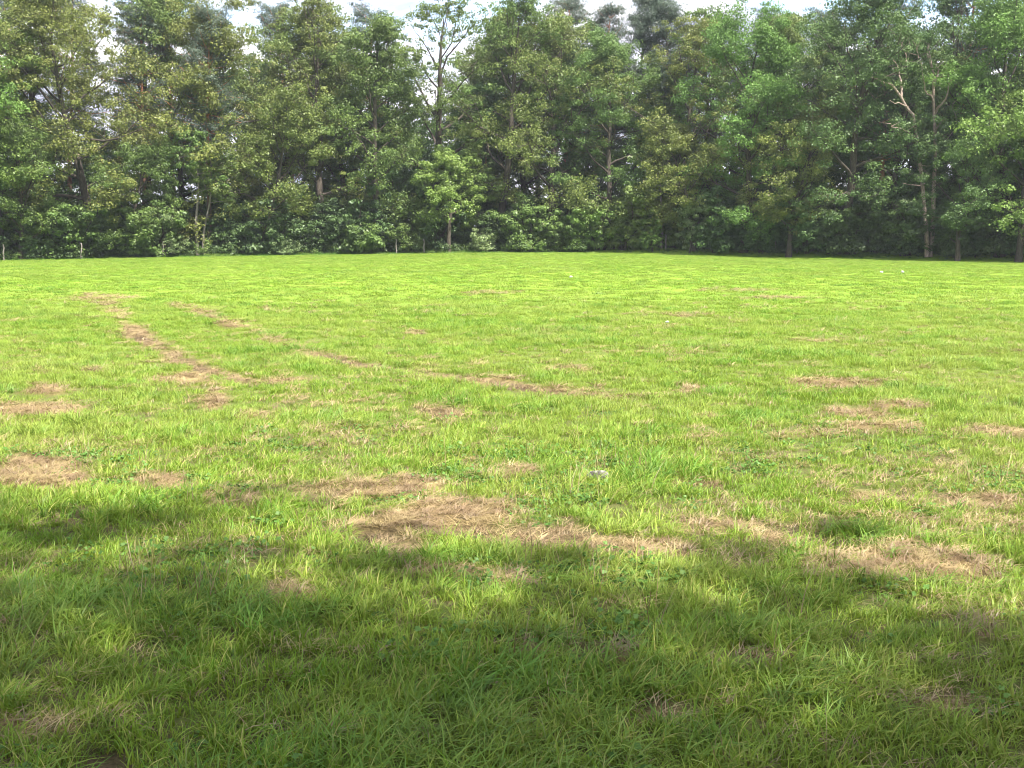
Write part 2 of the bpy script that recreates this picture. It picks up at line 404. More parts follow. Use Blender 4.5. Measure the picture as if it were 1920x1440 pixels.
def scatter(name, coll, P, rotz, scl, idx, label, tilt=.12):
    me = bpy.data.meshes.new(name); me.vertices.add(len(P)); me.vertices.foreach_set('co', np.asarray(P, np.float32).ravel())
    rs = np.random.RandomState(len(P))
    rot = np.stack([rs.randn(len(P)) * tilt, rs.randn(len(P)) * tilt, rotz], 1)
    a = me.attributes.new('rot', 'FLOAT_VECTOR', 'POINT'); a.data.foreach_set('vector', rot.astype(np.float32).ravel())
    set_attr(me, 'scl', scl)
    a = me.attributes.new('idx', 'INT', 'POINT'); a.data.foreach_set('value', np.asarray(idx, np.int32))
    o = obj(name, me, kind='stuff', label=label)
    ng = bpy.data.node_groups.new(name, 'GeometryNodeTree')
    ng.interface.new_socket('Geometry', in_out='INPUT', socket_type='NodeSocketGeometry')
    ng.interface.new_socket('Geometry', in_out='OUTPUT', socket_type='NodeSocketGeometry')
    n, l = ng.nodes.new, ng.links.new
    gi, go = n('NodeGroupInput'), n('NodeGroupOutput'); ip = n('GeometryNodeInstanceOnPoints'); ci = n('GeometryNodeCollectionInfo')
    ci.inputs['Collection'].default_value = coll; ci.inputs['Separate Children'].default_value = True
    ci.inputs['Reset Children'].default_value = True
    def na(nm, ty):
        q = n('GeometryNodeInputNamedAttribute'); q.data_type = ty; q.inputs['Name'].default_value = nm
        return next(s for s in q.outputs if s.enabled and s.name == 'Attribute')
    l(gi.outputs[0], ip.inputs['Points']); l(ci.outputs[0], ip.inputs['Instance']); ip.inputs['Pick Instance'].default_value = True
    l(na('idx', 'INT'), ip.inputs['Instance Index']); l(na('rot', 'FLOAT_VECTOR'), ip.inputs['Rotation']); l(na('scl', 'FLOAT'), ip.inputs['Scale'])
    l(ip.outputs[0], go.inputs[0])
    md = o.modifiers.new('scatter', 'NODES'); md.node_group = ng
    return o

rs = np.random.RandomState(7)
def wedge(y0, y1, dens, k=.56, pad=1.2):
    """random ground points in the part of the meadow the photo looks at"""
    area = k * (y1 ** 2 - y0 ** 2) + 2 * pad * (y1 - y0); n = int(area * dens)
    u = rs.rand(n * 2) * (y1 - y0) + y0; keep = rs.rand(n * 2) < (k * u + pad) / (k * y1 + pad); u = u[keep][:n]
    x = (rs.rand(len(u)) * 2 - 1) * (k * u + pad); return x, u

# near meadow: short turf, with taller tussocks, weeds and straw
def clover(rs, n, rad, size, h):
    c = np.stack([rs.randn(n) * rad, rs.randn(n) * rad, h * (.4 + .6 * rs.rand(n))], 1); V, F, T = leaves(rs, c, np.full(n, size * .5), 3, size, .3, .9, 1.4)
    return V, F, T, T * 0 + 1
near_c = tuft_collection('near_turf', [(BLADE, *blades(rs, 28, .055, .035, .095, .0044)) for _ in range(5)]
    + [(BLADE, *blades(rs, 22, .05, .05, .12, .0044, .2, 1.1, 4)) for _ in range(3)]
    + [(BLADE_T, *blades(rs, 22, .045, .07, .17, .0052, .3, 1.2, 4)) for _ in range(3)]
    + [(WEED, *blades(rs, 9, .02, .04, .06, .012, .5, 1.0, 4)), (WEED, *clover(rs, 16, .05, .020, .05)), (WEED, *clover(rs, 22, .06, .016, .04)),
       (STRAW, *blades(rs, 5, .04, .12, .26, .0028, .1, .8, 4))])
mid_c = tuft_collection('mid_turf', [(BLADE, *blades(rs, 44, .10, .035, .09, .0047)) for _ in range(5)]
    + [(BLADE, *blades(rs, 30, .09, .06, .13, .0056, .2, 1.1)) for _ in range(2)]
    + [(BLADE_T, *blades(rs, 30, .08, .07, .16, .0065, .3, 1.2)) for _ in range(3)])
far_c = tuft_collection('far_turf', [(BLADE, *blades(rs, 80, .24, .035, .08, .011, seg=2)) for _ in range(5)]
    + [(BLADE_T, *blades(rs, 54, .20, .05, .11, .013, .3, 1.1, 2)) for _ in range(2)])
straw_c = tuft_collection('straw', [(STRAW, *blades(rs, 26, .08, .05, .14, .0036, .8, 1.3, 3, .75)) for _ in range(4)]
    + [(STRAW, *blades(rs, 20, .06, .04, .10, .0036, .6, 1.2, 3, .3)) for _ in range(2)])

def turf(name, coll, y0, y1, fin, fout, dens, nshort, nlong, ntall, nweed, s0, label, parts):
    x, y = wedge(y0, y1, dens)
    ok = (y < edge_y(x) + .3) & (rs.rand(len(y)) < (sstep(y0, y0 + fin, y) if fin else 1) * ((1 - sstep(y1 - fout, y1, y)) if fout else 1)); x, y = x[ok], y[ok]
    d, s = masks(x, y)
    lush = vnoise(x, y, .8, 61, 3, .6); lush2 = vnoise(x, y, 5, 63, 2)
    keep = rs.rand(len(x)) > np.clip(.86 * d + 1.05 * s, 0, .95)
    keep &= rs.rand(len(x)) < .62 + .9 * (lush - .25)
    x, y, lush, lush2, d, s = (q[keep] for q in (x, y, lush, lush2, d, s))
    P = np.stack([x, y, height(x, y, (d, s)) - .006], 1)
    r = rs.rand(len(x)); tall = r < np.clip((lush - .55) * 1.5, .012, .35); long_ = (~tall) & (rs.rand(len(x)) < .15 + .7 * sstep(.4, .6, lush))
    idx = rs.randint(0, nshort, len(x))
    if nlong: idx = np.where(long_, nshort + rs.randint(0, nlong, len(x)), idx)
    idx = np.where(tall, nshort + nlong + rs.randint(0, ntall, len(x)), idx)
    if nweed: idx = np.where(rs.rand(len(x)) < .02 + .28 * sstep(.6, .75, vnoise(x, y, .9, 91, 2)), nshort + nlong + ntall + rs.randint(0, nweed, len(x)), idx)
    scl = s0 * (.65 + .55 * rs.rand(len(x)) + .5 * (lush - .42)) * (1 - .35 * np.clip(d + s, 0, 1))
    scatter(name, coll, P, rs.rand(len(x)) * 6.283, scl, idx, label); parts.append(len(x))
cnt = []
turf('foreground_grass', near_c, 1.6, 10.5, 0, 4, 400, 5, 3, 3, 4, 1.0, 'long fresh green grass half in shade in the foreground', cnt)
turf('meadow_grass', mid_c, 6.5, 29, 4, 12, 150, 5, 2, 3, 0, .84, 'sunlit yellow-green grass in the middle of the meadow', cnt)
turf('distant_grass', far_c, 16, 97, 16, 0, 15, 5, 0, 2, 0, .9, 'smooth bright grass stretching to the wood', cnt)
print('tufts', cnt)
# dry straw on the bare patches
xs, ys = [], []
for y0, y1, dn in ((1.6, 8, 420), (8, 19, 210), (19, 45, 45)):
    x, y = wedge(y0, y1, dn); d, s = masks(x, y)
    k = rs.rand(len(x)) < d * .9 * (1 - .8 * s) + (.03 + .13 * sstep(.55, .75, vnoise(x, y, 1.7, 71, 3))) * (1 - sstep(14, 30, y)); xs.append(x[k]); ys.append(y[k])
x = np.concatenate(xs); y = np.concatenate(ys)
P = np.stack([x, y, height(x, y) + .004], 1)
scatter('dry_straw', straw_c, P, rs.rand(len(x)) * 6.283, np.where(y > 8, 1.15, .9) * (.6 + .6 * rs.rand(len(x))) * np.where(y > 19, 1.5, 1), rs.randint(0, 6, len(x)),
        'tan dry straw matted on the bare patches', .1)
print('straw', len(x))

# ------------------------------------------------------------------ trees
def tube(P, r, sides, V, F):
    """polyline with radii -> ring tube appended to V, F"""
    P = np.asarray(P, float); n = len(P); T = np.gradient(P, axis=0); T /= np.linalg.norm(T, axis=1)[:, None] + 1e-9
    ref = np.array([0.31, .17, .93]) if abs(T[0, 2]) < .8 else np.array([.9, .3, .1])
    A = np.cross(T, ref); A /= np.linalg.norm(A, axis=1)[:, None] + 1e-9; B = np.cross(T, A)
    th = np.arange(sides) * 2 * np.pi / sides
    ring = P[:, None] + (A[:, None] * np.cos(th)[None, :, None] + B[:, None] * np.sin(th)[None, :, None]) * np.asarray(r)[:, None, None]
    b = sum(len(v) for v in V); V.append(ring.reshape(-1, 3))
    i = np.arange(n - 1)[:, None] * sides; j = np.arange(sides)[None]; j2 = (j + 1) % sides
    F.append((b + np.stack([i + j, i + j2, i + sides + j2, i + sides + j], -1)).reshape(-1, 4))

def bent(rs, p0, d0, Ln, k, curve, wob):
    """a wandering branch of k+1 points"""
    P = [np.array(p0, float)]; d = np.array(d0, float)
    for i in range(k):
        d = d + np.array([0, 0, curve / k]) + rs.randn(3) * wob; d /= np.linalg.norm(d)
        P.append(P[-1] + d * Ln / k)
    return np.array(P)

def broadleaf(seed, H, R_, base, r0=.28, limbs=15, sub=5, ter=3, clump=.62, nl=52, size=.2, cover=1., top=.9, flat=.65, droop=0., skew=0.):
    rs = np.random.RandomState(seed); V, F, C, RC = [], [], [], []
    tr = bent(rs, (0, 0, -.3), (rs.randn() * .05, rs.randn() * .05, 1), H * top, 10, .25, .055)
    rad = r0 * (1 - np.linspace(0, 1, 11) ** 1.1) ** .8 + .03; rad[0] *= 1.5
    tube(tr, rad, 9, V, F)
    for i in range(limbs):
        t = (i + .5) / limbs; z = base + (H * top * .97 - base) * t ** .9
        k = min(int(z / (H * top) * 10), 9); f = z / (H * top) * 10 - k; p0 = tr[k] * (1 - f) + tr[k + 1] * f
        az = i * 2.39996 + rs.randn() * .35
        e = R(8 + 55 * t + rs.randn() * 8)
        prof = (1 - abs((t - .42) / .72) ** 2.2); prof = max(prof, .32) * (.75 + .5 * rs.rand())
        Ln = 1.3 * R_ * prof * (1 + skew * math.cos(az))
        d = np.array([math.cos(az) * math.cos(e), math.sin(az) * math.cos(e), math.sin(e)])
        lb = bent(rs, p0, d, Ln, 6, .35 - droop, .16); rl = rad[k] * .5 * np.linspace(1, .12, 7)
        tube(lb, rl, 6, V, F)
        for j in range(sub):
            tj = .3 + .7 * (j + rs.rand() * .8) / sub; q = tj * 6; a = min(int(q), 5); p1 = lb[a] * (1 - q + a) + lb[a + 1] * (q - a)
            dd = (lb[a + 1] - lb[a]); dd /= np.linalg.norm(dd); dd = dd + rs.randn(3) * np.array([.75, .75, .5]); dd /= np.linalg.norm(dd)
            Ls = Ln * (.5 - .22 * tj) * (.7 + .6 * rs.rand())
            sb = bent(rs, p1, dd, Ls, 4, .25 - droop, .2); tube(sb, rl[a] * .45 * np.linspace(1, .2, 5), 4, V, F)
            if rs.rand() < cover: C.append(sb[-1]); RC.append(clump * (.7 + .6 * rs.rand()))
            if rs.rand() < cover * .7: C.append(sb[2]); RC.append(clump * .8 * (.6 + .6 * rs.rand()))
            for m in range(ter):
                g = 1 + rs.randint(0, 3); d3 = rs.randn(3); d3[2] = d3[2] * .6 + .15; d3 /= np.linalg.norm(d3)
                tb = bent(rs, sb[g], d3, Ls * .55 + .35, 2, .2 - droop, .2); tube(tb, [.018, .012, .006], 3, V, F)
                if rs.rand() < cover: C.append(tb[-1]); RC.append(clump * (.55 + .7 * rs.rand()))
    LV, LF, LT = leaves(rs, C, RC, nl, size, flat, droop=.1)
    print('broadleaf', seed, len(C), 'clumps', len(LF), 'leaves')
    return (np.concatenate(V), np.concatenate(F)), (LV, LF, LT)

def pine(seed, H, R_, base, r0=.2, whorls=12, per=5, conic=0., nl=70, size=.17, clump=.5):
    rs = np.random.RandomState(seed); V, F, C, RC = [], [], [], []
    tr = bent(rs, (0, 0, -.3), (0, 0, 1), H + .2, 12, .2, .02); rad = r0 * (1 - np.linspace(0, 1, 13)) ** .7 + .02
    tube(tr, rad, 8, V, F)
    for i in range(whorls):
        t = i / (whorls - 1); z = base + (H - base) * t * .98; k = min(int(z / H * 12), 11); p0 = tr[k] + (tr[k + 1] - tr[k]) * (z / H * 12 - k)
        for j in range(per):
            az = rs.rand() * 6.28; Ln = R_ * ((1 - t) ** .8 * conic + (1 - conic) * (1 - abs(t - .45) ** 1.8) * .85 + .15) * (.6 + .6 * rs.rand())
            e = R(-5 + 35 * t + rs.randn() * 10)
            lb = bent(rs, p0, (math.cos(az) * math.cos(e), math.sin(az) * math.cos(e), math.sin(e)), Ln, 4, .3, .15)
            tube(lb, rad[k] * .32 * np.linspace(1, .2, 5) + .005, 4, V, F)
            for g in (2, 3, 4):
                for m in range(2 if g < 4 else 1):
                    C.append(lb[g] + rs.randn(3) * np.array([.35, .35, .12]) * (Ln * .22)); RC.append(clump * (.6 + .6 * rs.rand()))
    for i in range(3):                                     # bare snags below the crown
        z = base * (.45 + .5 * rs.rand()); k = int(z / H * 12); az = rs.rand() * 6.28
        tube(bent(rs, tr[k], (math.cos(az), math.sin(az), .1), .9, 3, -.2, .15), np.array([.03, .022, .014, .008]), 4, V, F)
    C = np.array(C); LV, LF, LT = leaves(rs, C, RC, nl, size, .42, .2, .5)
    print('pine', seed, len(C), len(LF)); return (np.concatenate(V), np.concatenate(F)), (LV, LF, LT)

def shrub(seed, H, R_, stems=7, clump=.42, nl=60, size=.16, lift=.25):
    rs = np.random.RandomState(seed); V, F, C, RC = [], [], [], []
    for i in range(stems):
        az = i * 2.4 + rs.rand(); sp = .2 + .5 * rs.rand(); Ln = H * (.6 + .4 * rs.rand())
        st = bent(rs, (rs.randn() * .12, rs.randn() * .12, -.15), (math.cos(az) * sp, math.sin(az) * sp, 1), Ln, 6, .0, .13)
        tube(st, np.linspace(.04, .008, 7) * H / 3, 5, V, F)
        for g in range(1, 7):
            for m in range(3):
                a2 = rs.rand() * 6.28; e = rs.randn() * .35 + .15; Ls = R_ * (.25 + .45 * rs.rand()) * (1.1 - .08 * g)
                tb = bent(rs, st[g], (math.cos(a2), math.sin(a2), e), Ls, 3, -.1, .15); tube(tb, [.014, .01, .007, .004], 3, V, F)
                if tb[-1][2] > lift: C.append(tb[-1]); RC.append(clump * (.5 + .7 * rs.rand()))
                if rs.rand() < .6 and tb[2][2] > lift: C.append(tb[2]); RC.append(clump * (.4 + .5 * rs.rand()))
    LV, LF, LT = leaves(rs, C, RC, nl, size, .6, .6, .6, .15)
    return (np.concatenate(V), np.concatenate(F)), (LV, LF, LT)

MESH = {}
def bank(key, data, bark):
    (bv, bf), (lv, lf, lt) = data
    MESH[key] = (mesh_from(key + '_trunk', bv, bf, [bark], True), mesh_from(key + '_crown', lv, lf, [LEAF['mid']], False, tint=lt))
bank('broad', broadleaf(11, 20.3, 5.4, 2.6, .34, 21, 6, 3, .78, 88, .168), BARK)
bank('broad_b', broadleaf(12, 20, 5.0, 2.0, .30, 21, 6, 3, .78, 88, .168, skew=.2), BARK)
bank('tall', broadleaf(13, 20.8, 4.2, 3.5, .26, 20, 5, 3, .76, 88, .168), BARK)
bank('tall_b', broadleaf(14, 20.4, 4.0, 3.0, .25, 20, 5, 3, .76, 88, .168, skew=-.2), BARK)
bank('open', broadleaf(15, 20.8, 4.8, 3.5, .32, 19, 5, 3, .56, 60, .162, .88), BARK)
bank('open_b', broadleaf(16, 20.8, 4.4, 5.0, .36, 16, 5, 3, .50, 54, .158, .85), BARK)
bank('middle', broadleaf(17, 12, 4.0, 1.6, .2, 17, 5, 3, .68, 80, .165), BARK)
bank('middle_b', broadleaf(18, 10, 3.4, 1.0, .17, 16, 5, 3, .64, 80, .16), BARK)
bank('round', broadleaf(19, 8.0, 2.3, 2.7, .17, 15, 5, 3, .5, 60, .19, top=.88), BARK)
bank('sapling', broadleaf(20, 4.6, 1.9, .9, .07, 10, 4, 2, .36, 46, .17, droop=.25), BARK)
bank('pine', pine(31, 20.5, 3.2, 10.5, .2, 14, 7, .1, 84, .19, .72), BARK_PINE)
bank('pine_b', pine(32, 19, 2.9, 9.5, .19, 14, 7, .2, 84, .19, .72), BARK_PINE)
bank('cone_pine', pine(33, 20, 3.9, 8, .2, 19, 7, .8, 84, .19, .72), BARK)
bank('bush', shrub(41, 3.4, 1.7), BARK)
bank('bush_b', shrub(42, 4.4, 2.0, 8), BARK)
bank('bush_c', shrub(43, 2.3, 1.5, 7, .38), BARK)
bank('low_bush', shrub(44, 1.4, 1.2, 7, .3, 60, .13, .1), BARK)
bank('birch', broadleaf(21, 11, 2.2, 5.5, .11, 9, 4, 2, .42, 40), BARK_PALE)

used = set()
def plant(key, px, dy, leaf, label, group, name='oak_tree', cat='tree', s=1.0, rz=None, sz=None, lean=0, y=None, x=None, bark=None):
    """one tree or shrub standing dy metres behind the meadow edge, at photo column px"""
    if x is None:
        Y = 92.0
        for _ in range(6): X = (px - 960) / FPX * Y; Y = float(edge_y(X)) + dy
    else: X, Y = x, y
    Z = float(height(np.array([X]), np.array([Y]))[0])
    e = obj(name, None, label=label, cat=cat, group=group, loc=(X, Y, Z))
    e.empty_display_size = .3
    e.rotation_euler = (0, R(lean), (px * 12.9898 + dy * 3.1) % 6.28 if rz is None else rz); e.scale = (s, s, sz or s)
    t = obj('trunk', MESH[key][0], e); c = obj('crown', MESH[key][1], e)
    c.material_slots[0].link = 'OBJECT'; c.material_slots[0].material = LEAF[leaf]
    if bark: t.material_slots[0].link = 'OBJECT'; t.material_slots[0].material = bark
    return e

F_ = 'tall trees along the front edge of the wood'; S_ = 'second row of trees in the wood'; T_ = 'back row of trees in the wood'
# (mesh, photo column, metres behind the edge, leaf, label, scale, kwargs)
front = [
 ('broad_b', -120, 3, 'bright', 'oak outside the left edge of the view at the wood edge', .95),
 ('tall', 12, 4, 'bright', 'bright green oak at the far left end of the wood edge', .93),
 ('middle', 45, 1.8, 'mid', 'low spreading oak reaching over the meadow at the far left', .78),
 ('broad', 190, 4.5, 'olive', 'large olive oak behind the second fence post from the left', .98),
 ('middle_b', 248, 2.2, 'mid', 'short bushy oak between the large olive oak and the pale sapling', .82),
 ('broad_b', 425, 5, 'olive', 'broad oak behind the forked birch stems', 1.0),
 ('middle', 500, 2.5, 'olive', 'medium olive oak bulging out to the right of the forked birch', .98),
 ('open', 608, 5, 'olive', 'tall open-crowned oak with dark limbs showing against the sky', 1.03),
 ('tall_b', 705, 4, 'mid', 'slim dense oak left of the bare-limbed oak', .98),
 ('open_b', 812, 6, 'mid', 'sparse oak with dark bare limbs against a gap of sky', 1.03),
 ('round', 842, 1.2, 'bright', 'small round-crowned light green tree standing forward on a bare trunk', .98),
 ('open', 935, 5.5, 'mid', 'oak with thin ragged top right of the sky gap', 1.05),
 ('broad', 1035, 4, 'olive', 'dense dark oak near the middle with crown almost down to the meadow', .97),
 ('tall', 1145, 4.2, 'mid', 'oak in front of the left pointed pine', .88),
 ('open', 1262, 5, 'olive', 'crooked oak with pale trunk in front of the right pointed pine', .88),
 ('broad_b', 1390, 4.5, 'bright', 'bright domed oak right of the two pointed pines', .98),
 ('middle_b', 1300, 3.2, 'olive', 'short olive oak under the bright domed oak', 1.05),
 ('middle', 1475, 2.6, 'olive', 'medium oak with yellowish rounded crown in front of the big dark oak', .98),
 ('broad', 1575, 4.5, 'deep', 'big dense dark green oak left of the dead tree', 1.03),
 ('tall_b', 1655, 5.5, 'deep', 'narrow dark oak next to the dead tree', .92),
 ('middle', 1790, 1.6, 'deep', 'low dark spreading oak right of the dead tree', .82),
 ('broad_b', 1868, 4.5, 'bright', 'lush bright green oak at the right end of the wood edge', 1.02),
 ('middle_b', 1905, 1.2, 'bright', 'shorter bright oak at the far right in front of the lush one', 1.25),
 ('broad', 2060, 3, 'mid', 'oak outside the right edge of the view at the wood edge', .95),
 ('tall', 2190, 2, 'deep', 'narrow oak further outside the right edge of the view', .95)]
for key, px, dy, leaf, lab, s in front: plant(key, px, dy - (2.1 if px > 1330 else .7 if dy > 2 else 0), leaf, lab, F_, s=s * (1.06 if 640 < px < 1290 else 1.05 if px < 641 else .965))
second = [
 ('tall_b', -60, 10, 'mid', 'oak behind the far left corner, outside the view', 1),
 ('open', 105, 10, 'olive', 'thin-topped oak rising behind the far left oaks', .98),
 ('open_b', 292, 9.5, 'olive', 'feathery-topped oak between the large olive oak and the broad birch-side oak', 1.06),
 ('tall', 352, 11, 'mid', 'green oak close behind the forked birch stems', 1.05),
 ('broad', 515, 12, 'mid', 'oak whose top fills the space left of the open-crowned oak', 1.0),
 ('tall_b', 660, 11, 'olive', 'slender oak between the open-crowned oak and the slim dense oak', .98),
 ('broad_b', 735, 12, 'deep', 'shaded oak behind the slim dense oak', .86),
 ('tall', 868, 13, 'mid', 'oak close behind the ragged-topped oak on its left', .93),
 ('middle', 850, 10, 'deep', 'shaded short oak behind the round-crowned tree', 1.1),
 ('tall', 990, 11, 'mid', 'oak rising just left of the dense dark middle oak', 1.06),
 ('broad_b', 1085, 12, 'deep', 'shaded oak behind the dense dark middle oak', .95),
 ('tall_b', 1215, 10, 'mid', 'oak standing between the two pointed pines', .86),
 ('open', 1325, 11, 'mid', 'thin-topped oak right behind the bright domed oak', 1.03),
 ('tall', 1455, 10, 'mid', 'oak filling the gap between the bright domed oak and the big dark oak', 1.0),
 ('tall_b', 1520, 12, 'deep', 'dark oak behind the yellowish rounded crown', 1.04),
 ('broad_b', 1730, 11, 'mid', 'green oak close behind the dead tree', .84),
 ('open', 1795, 12, 'deep', 'airy dark-topped oak between the dead tree and the lush right oak', 1.1),
 ('tall', 1960, 10, 'deep', 'dark oak behind the right end of the wood edge', 1.08),
 ('tall_b', 2120, 9, 'mid', 'oak outside the right edge in the second row', 1.05)]
for key, px, dy, leaf, lab, s in second: plant(key, px, dy, leaf, lab, S_, s=s * (1.05 if px < 1290 else .975))
third = [
 ('pine', 62, 14, 'scots pine with twisted pale stem at the far left', .92), ('pine_b', 140, 15, 'slender pine behind the large olive oak on its left side', 1.05),
 ('pine', 278, 7.5, 'pine with reddish trunk behind the short bushy oak', .96), ('pine_b', 397, 3.0, 'pine with bright orange upper trunk behind the birch stems', 1.0),
 ('pine', 335, 17, 'pine in the back row behind the feathery-topped oak', 1.02), ('pine_b', 560, 18, 'pine in the back row left of the open-crowned oak', 1.05),
 ('pine', 690, 19, 'pine in the back row behind the slender oak', .98), ('pine_b', 905, 18, 'pine in the back row right of the sky gap', .95),
 ('pine', 1058, 16, 'pine with dark straight trunk behind the dense middle oak', 1.0), ('pine_b', 1110, 14, 'thin flat-topped pine left of the pointed pines', 1.02),
 ('cone_pine', 1185, 13, 'left one of the two tall pointed pines', .99), ('cone_pine', 1256, 12, 'right one of the two tall pointed pines', 1.0),
 ('pine', 1420, 17, 'pine in the back row behind the bright domed oak', .98), ('pine_b', 1560, 17, 'pine in the back row behind the big dark oak', 1.06),
 ('pine', 1640, 11, 'bluish pine rising left above the dead tree', 1.04), ('pine_b', 1652, 6.5, 'pine with reddish stem beside the narrow dark oak', .8),
 ('pine', 1775, 16, 'bluish pine rising right above the dead tree', 1.1), ('pine_b', 1915, 13, 'dark pine at the top right corner', 1.12),
 ('pine', 2030, 15, 'pine outside the right edge of the view', 1.0), ('pine_b', -40, 16, 'pine outside the left edge of the view', 1.0)]
for key, px, dy, lab, s in third: plant(key, px, dy, 'pine', lab, 'pines in the wood', name='pine_tree', s=s * (1.14 if dy > 10 and px < 1300 else 1.03 if dy > 10 else 1))
back = [(430, 20, 'broad'), (480, 27, 'tall'), (620, 24, 'broad_b'), (735, 26, 'middle'), (800, 22, 'middle_b'), (900, 26, 'middle'), (1010, 23, 'broad'), (1120, 22, 'middle'),
        (1235, 24, 'middle'), (1360, 23, 'broad_b'), (1500, 22, 'broad'), (1610, 22, 'tall'), (1700, 24, 'broad_b'), (1850, 20, 'broad'), (1960, 22, 'tall'), (220, 24, 'middle'), (30, 24, 'middle_b')]
land = ['first fence post', 'large olive oak', 'forked birch', 'medium olive oak', 'open-crowned oak', 'slim dense oak', 'bare-limbed oak', 'ragged-topped oak', 'dense dark middle oak', 'left pointed pine', 'right pointed pine',
        'bright domed oak', 'yellowish rounded crown', 'big dark oak', 'dead tree', 'lush right oak', 'right end of the wood edge']
lx = [13, 190, 378, 500, 608, 705, 812, 935, 1035, 1165, 1262, 1390, 1475, 1575, 1741, 1868, 1960]
back += [(70, 18, 'middle'), (160, 19, 'middle_b'), (360, 20, 'middle'), (560, 17, 'middle'), (670, 18, 'middle_b'), (760, 17, 'middle'), (950, 17, 'middle'), (1065, 18, 'middle_b'), (1180, 18, 'middle'), (1290, 17, 'middle'),
         (1440, 17, 'middle'), (1550, 17, 'middle_b'), (1660, 17, 'middle'), (1760, 18, 'middle'), (1890, 17, 'middle')]
seen_b = {}
for i, (px, dy, key) in enumerate(back):
    k = min(range(len(lx)), key=lambda q: abs(lx[q] - px)); dl = px - lx[k]
    side = 'straight behind' if abs(dl) < 12 else 'behind and left of' if dl < 0 else 'behind and right of'
    ks = {'broad': 'wide dark oak', 'broad_b': 'wide dark oak', 'tall': 'tall dark oak', 'middle': 'medium dark oak', 'middle_b': 'short dark oak'}[key]
    lab = f'{ks} deep in the wood {side} the {land[k]}'
    if lab in seen_b: lab = lab.replace('deep in the wood', 'still deeper in the wood')
    seen_b[lab] = 1
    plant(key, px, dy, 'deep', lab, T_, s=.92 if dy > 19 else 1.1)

# forked birch stems, crooked pale trunk
plant('birch', 374, 1.6, 'mid', 'straight one of two pale birch stems crossing at the wood edge', 'pale birch stems', name='birch_tree', lean=0, rz=0, s=.95)
plant('birch', 383, 2.0, 'mid', 'leaning one of two pale birch stems crossing at the wood edge', 'pale birch stems', name='birch_tree', lean=7, rz=0, s=.8)
plant('birch', 1238, 3.4, 'mid', 'thin tree with pale trunk behind the bright hazel clump', 'pale birch stems', name='birch_tree', s=.9)
plant('sapling', 316, .4, 'pale', 'pale drooping sapling standing forward at the meadow edge', 'saplings at the wood edge', name='sapling', s=.75)
plant('sapling', 1290, 1.5, 'pale', 'pale yellow-green hazel in full sun left of the tall shaded bank', 'saplings at the wood edge', name='sapling', s=.85)
plant('sapling', 1222, 1.8, 'bright', 'small sunlit sapling beside the pale trunk', 'saplings at the wood edge', name='sapling', s=.6)

# the dead tree: two bare stems
def pt(px, py, y):
    a = (720 - py) / FPX; k = y / (math.cos(TILT) + a * math.sin(TILT))
    return np.array([(px - 960) / FPX * k, y, CAM_H + k * (-math.sin(TILT) + a * math.cos(TILT))])
DY = float(edge_y(31)) + 1.0; dv, df = [], []
drs = np.random.RandomState(5)
def dead(pts, r, sides=7, y0=0.):
    P = np.array([pt(a, b, DY + y0 + d) for a, b, d in pts])
    Q = []                                            # refine with a little crookedness
    for i in range(len(P) - 1):
        for t in (0, .5): Q.append(P[i] * (1 - t) + P[i + 1] * t + (drs.randn(3) * .06 if t else 0))
    Q.append(P[-1]); r *= .9; tube(Q, np.linspace(r, r * .28, len(Q)), sides, dv, df)
dead([(1738, 482, 0), (1734, 400, 0), (1728, 325, 0), (1718, 255, -.2), (1712, 215, -.4), (1690, 183, -.6), (1672, 158, -.8), (1650, 150, -1.0), (1632, 144, -1.2)], .19)
dead([(1744, 482, .3), (1750, 400, .3), (1752, 325, .3), (1753, 253, .2), (1751, 200, .1), (1750, 162, 0), (1747, 123, -.1), (1742, 96, 0)], .2)
for q, r in (([(1718, 262, -.2), (1700, 246, -.9), (1671, 238, -1.5)], .09), ([(1690, 183, -.6), (1689, 150, -.2), (1686, 134, .2), (1671, 108, .5), (1660, 92, .8)], .10),
             ([(1702, 200, -.5), (1685, 192, -1.2), (1668, 188, -1.6)], .07), ([(1686, 134, .2), (1700, 112, .1), (1692, 90, .1), (1684, 78, 0)], .06),
             ([(1753, 253, .2), (1759, 236, -.4), (1772, 222, -.9)], .10), ([(1752, 214, .2), (1758, 202, -.3), (1773, 186, -.8), (1778, 160, -1), (1788, 146, -1.2)], .12),
             ([(1750, 165, 0), (1756, 146, -.2), (1760, 130, -.3), (1756, 120, -.2)], .12), ([(1750, 190, .1), (1738, 176, -.3), (1734, 160, -.5), (1728, 120, -.5), (1722, 104, -.4)], .08),
             ([(1726, 330, 0), (1722, 318, -.5), (1730, 310, -.8), (1745, 311, -1)], .06), ([(1734, 344, 0), (1715, 347, -.8), (1692, 343, -1.3)], .06),
             ([(1747, 130, 0), (1738, 100, .2), (1740, 80, .3)], .06), ([(1756, 249, .2), (1775, 262, .1), (1794, 232, -.2)], .05)):
    dead(q, r, 5)
for k in range(34):                                   # broken twigs
    b = drs.randint(2, len(dv)); q = dv[b].reshape(-1, 5 if len(dv[b]) % 5 == 0 and len(dv[b]) % 7 else 7, 3).mean(1); g = drs.randint(len(q) // 2, len(q))
    d = drs.randn(3); d[2] = abs(d[2]) * .7 + .2; d /= np.linalg.norm(d)
    tube(bent(drs, q[g], d, .5 + .9 * drs.rand(), 4, .1, .22), np.array([.03, .024, .017, .011, .005]), 4, dv, df)
dead_t = pt(1741, 482, DY); dead_t[2] = float(height(np.array([dead_t[0]]), np.array([dead_t[1]]))[0])
te = obj('dead_tree', None, label='dead tree with two bare pale stems and crooked limbs near the right', cat='tree', loc=dead_t)
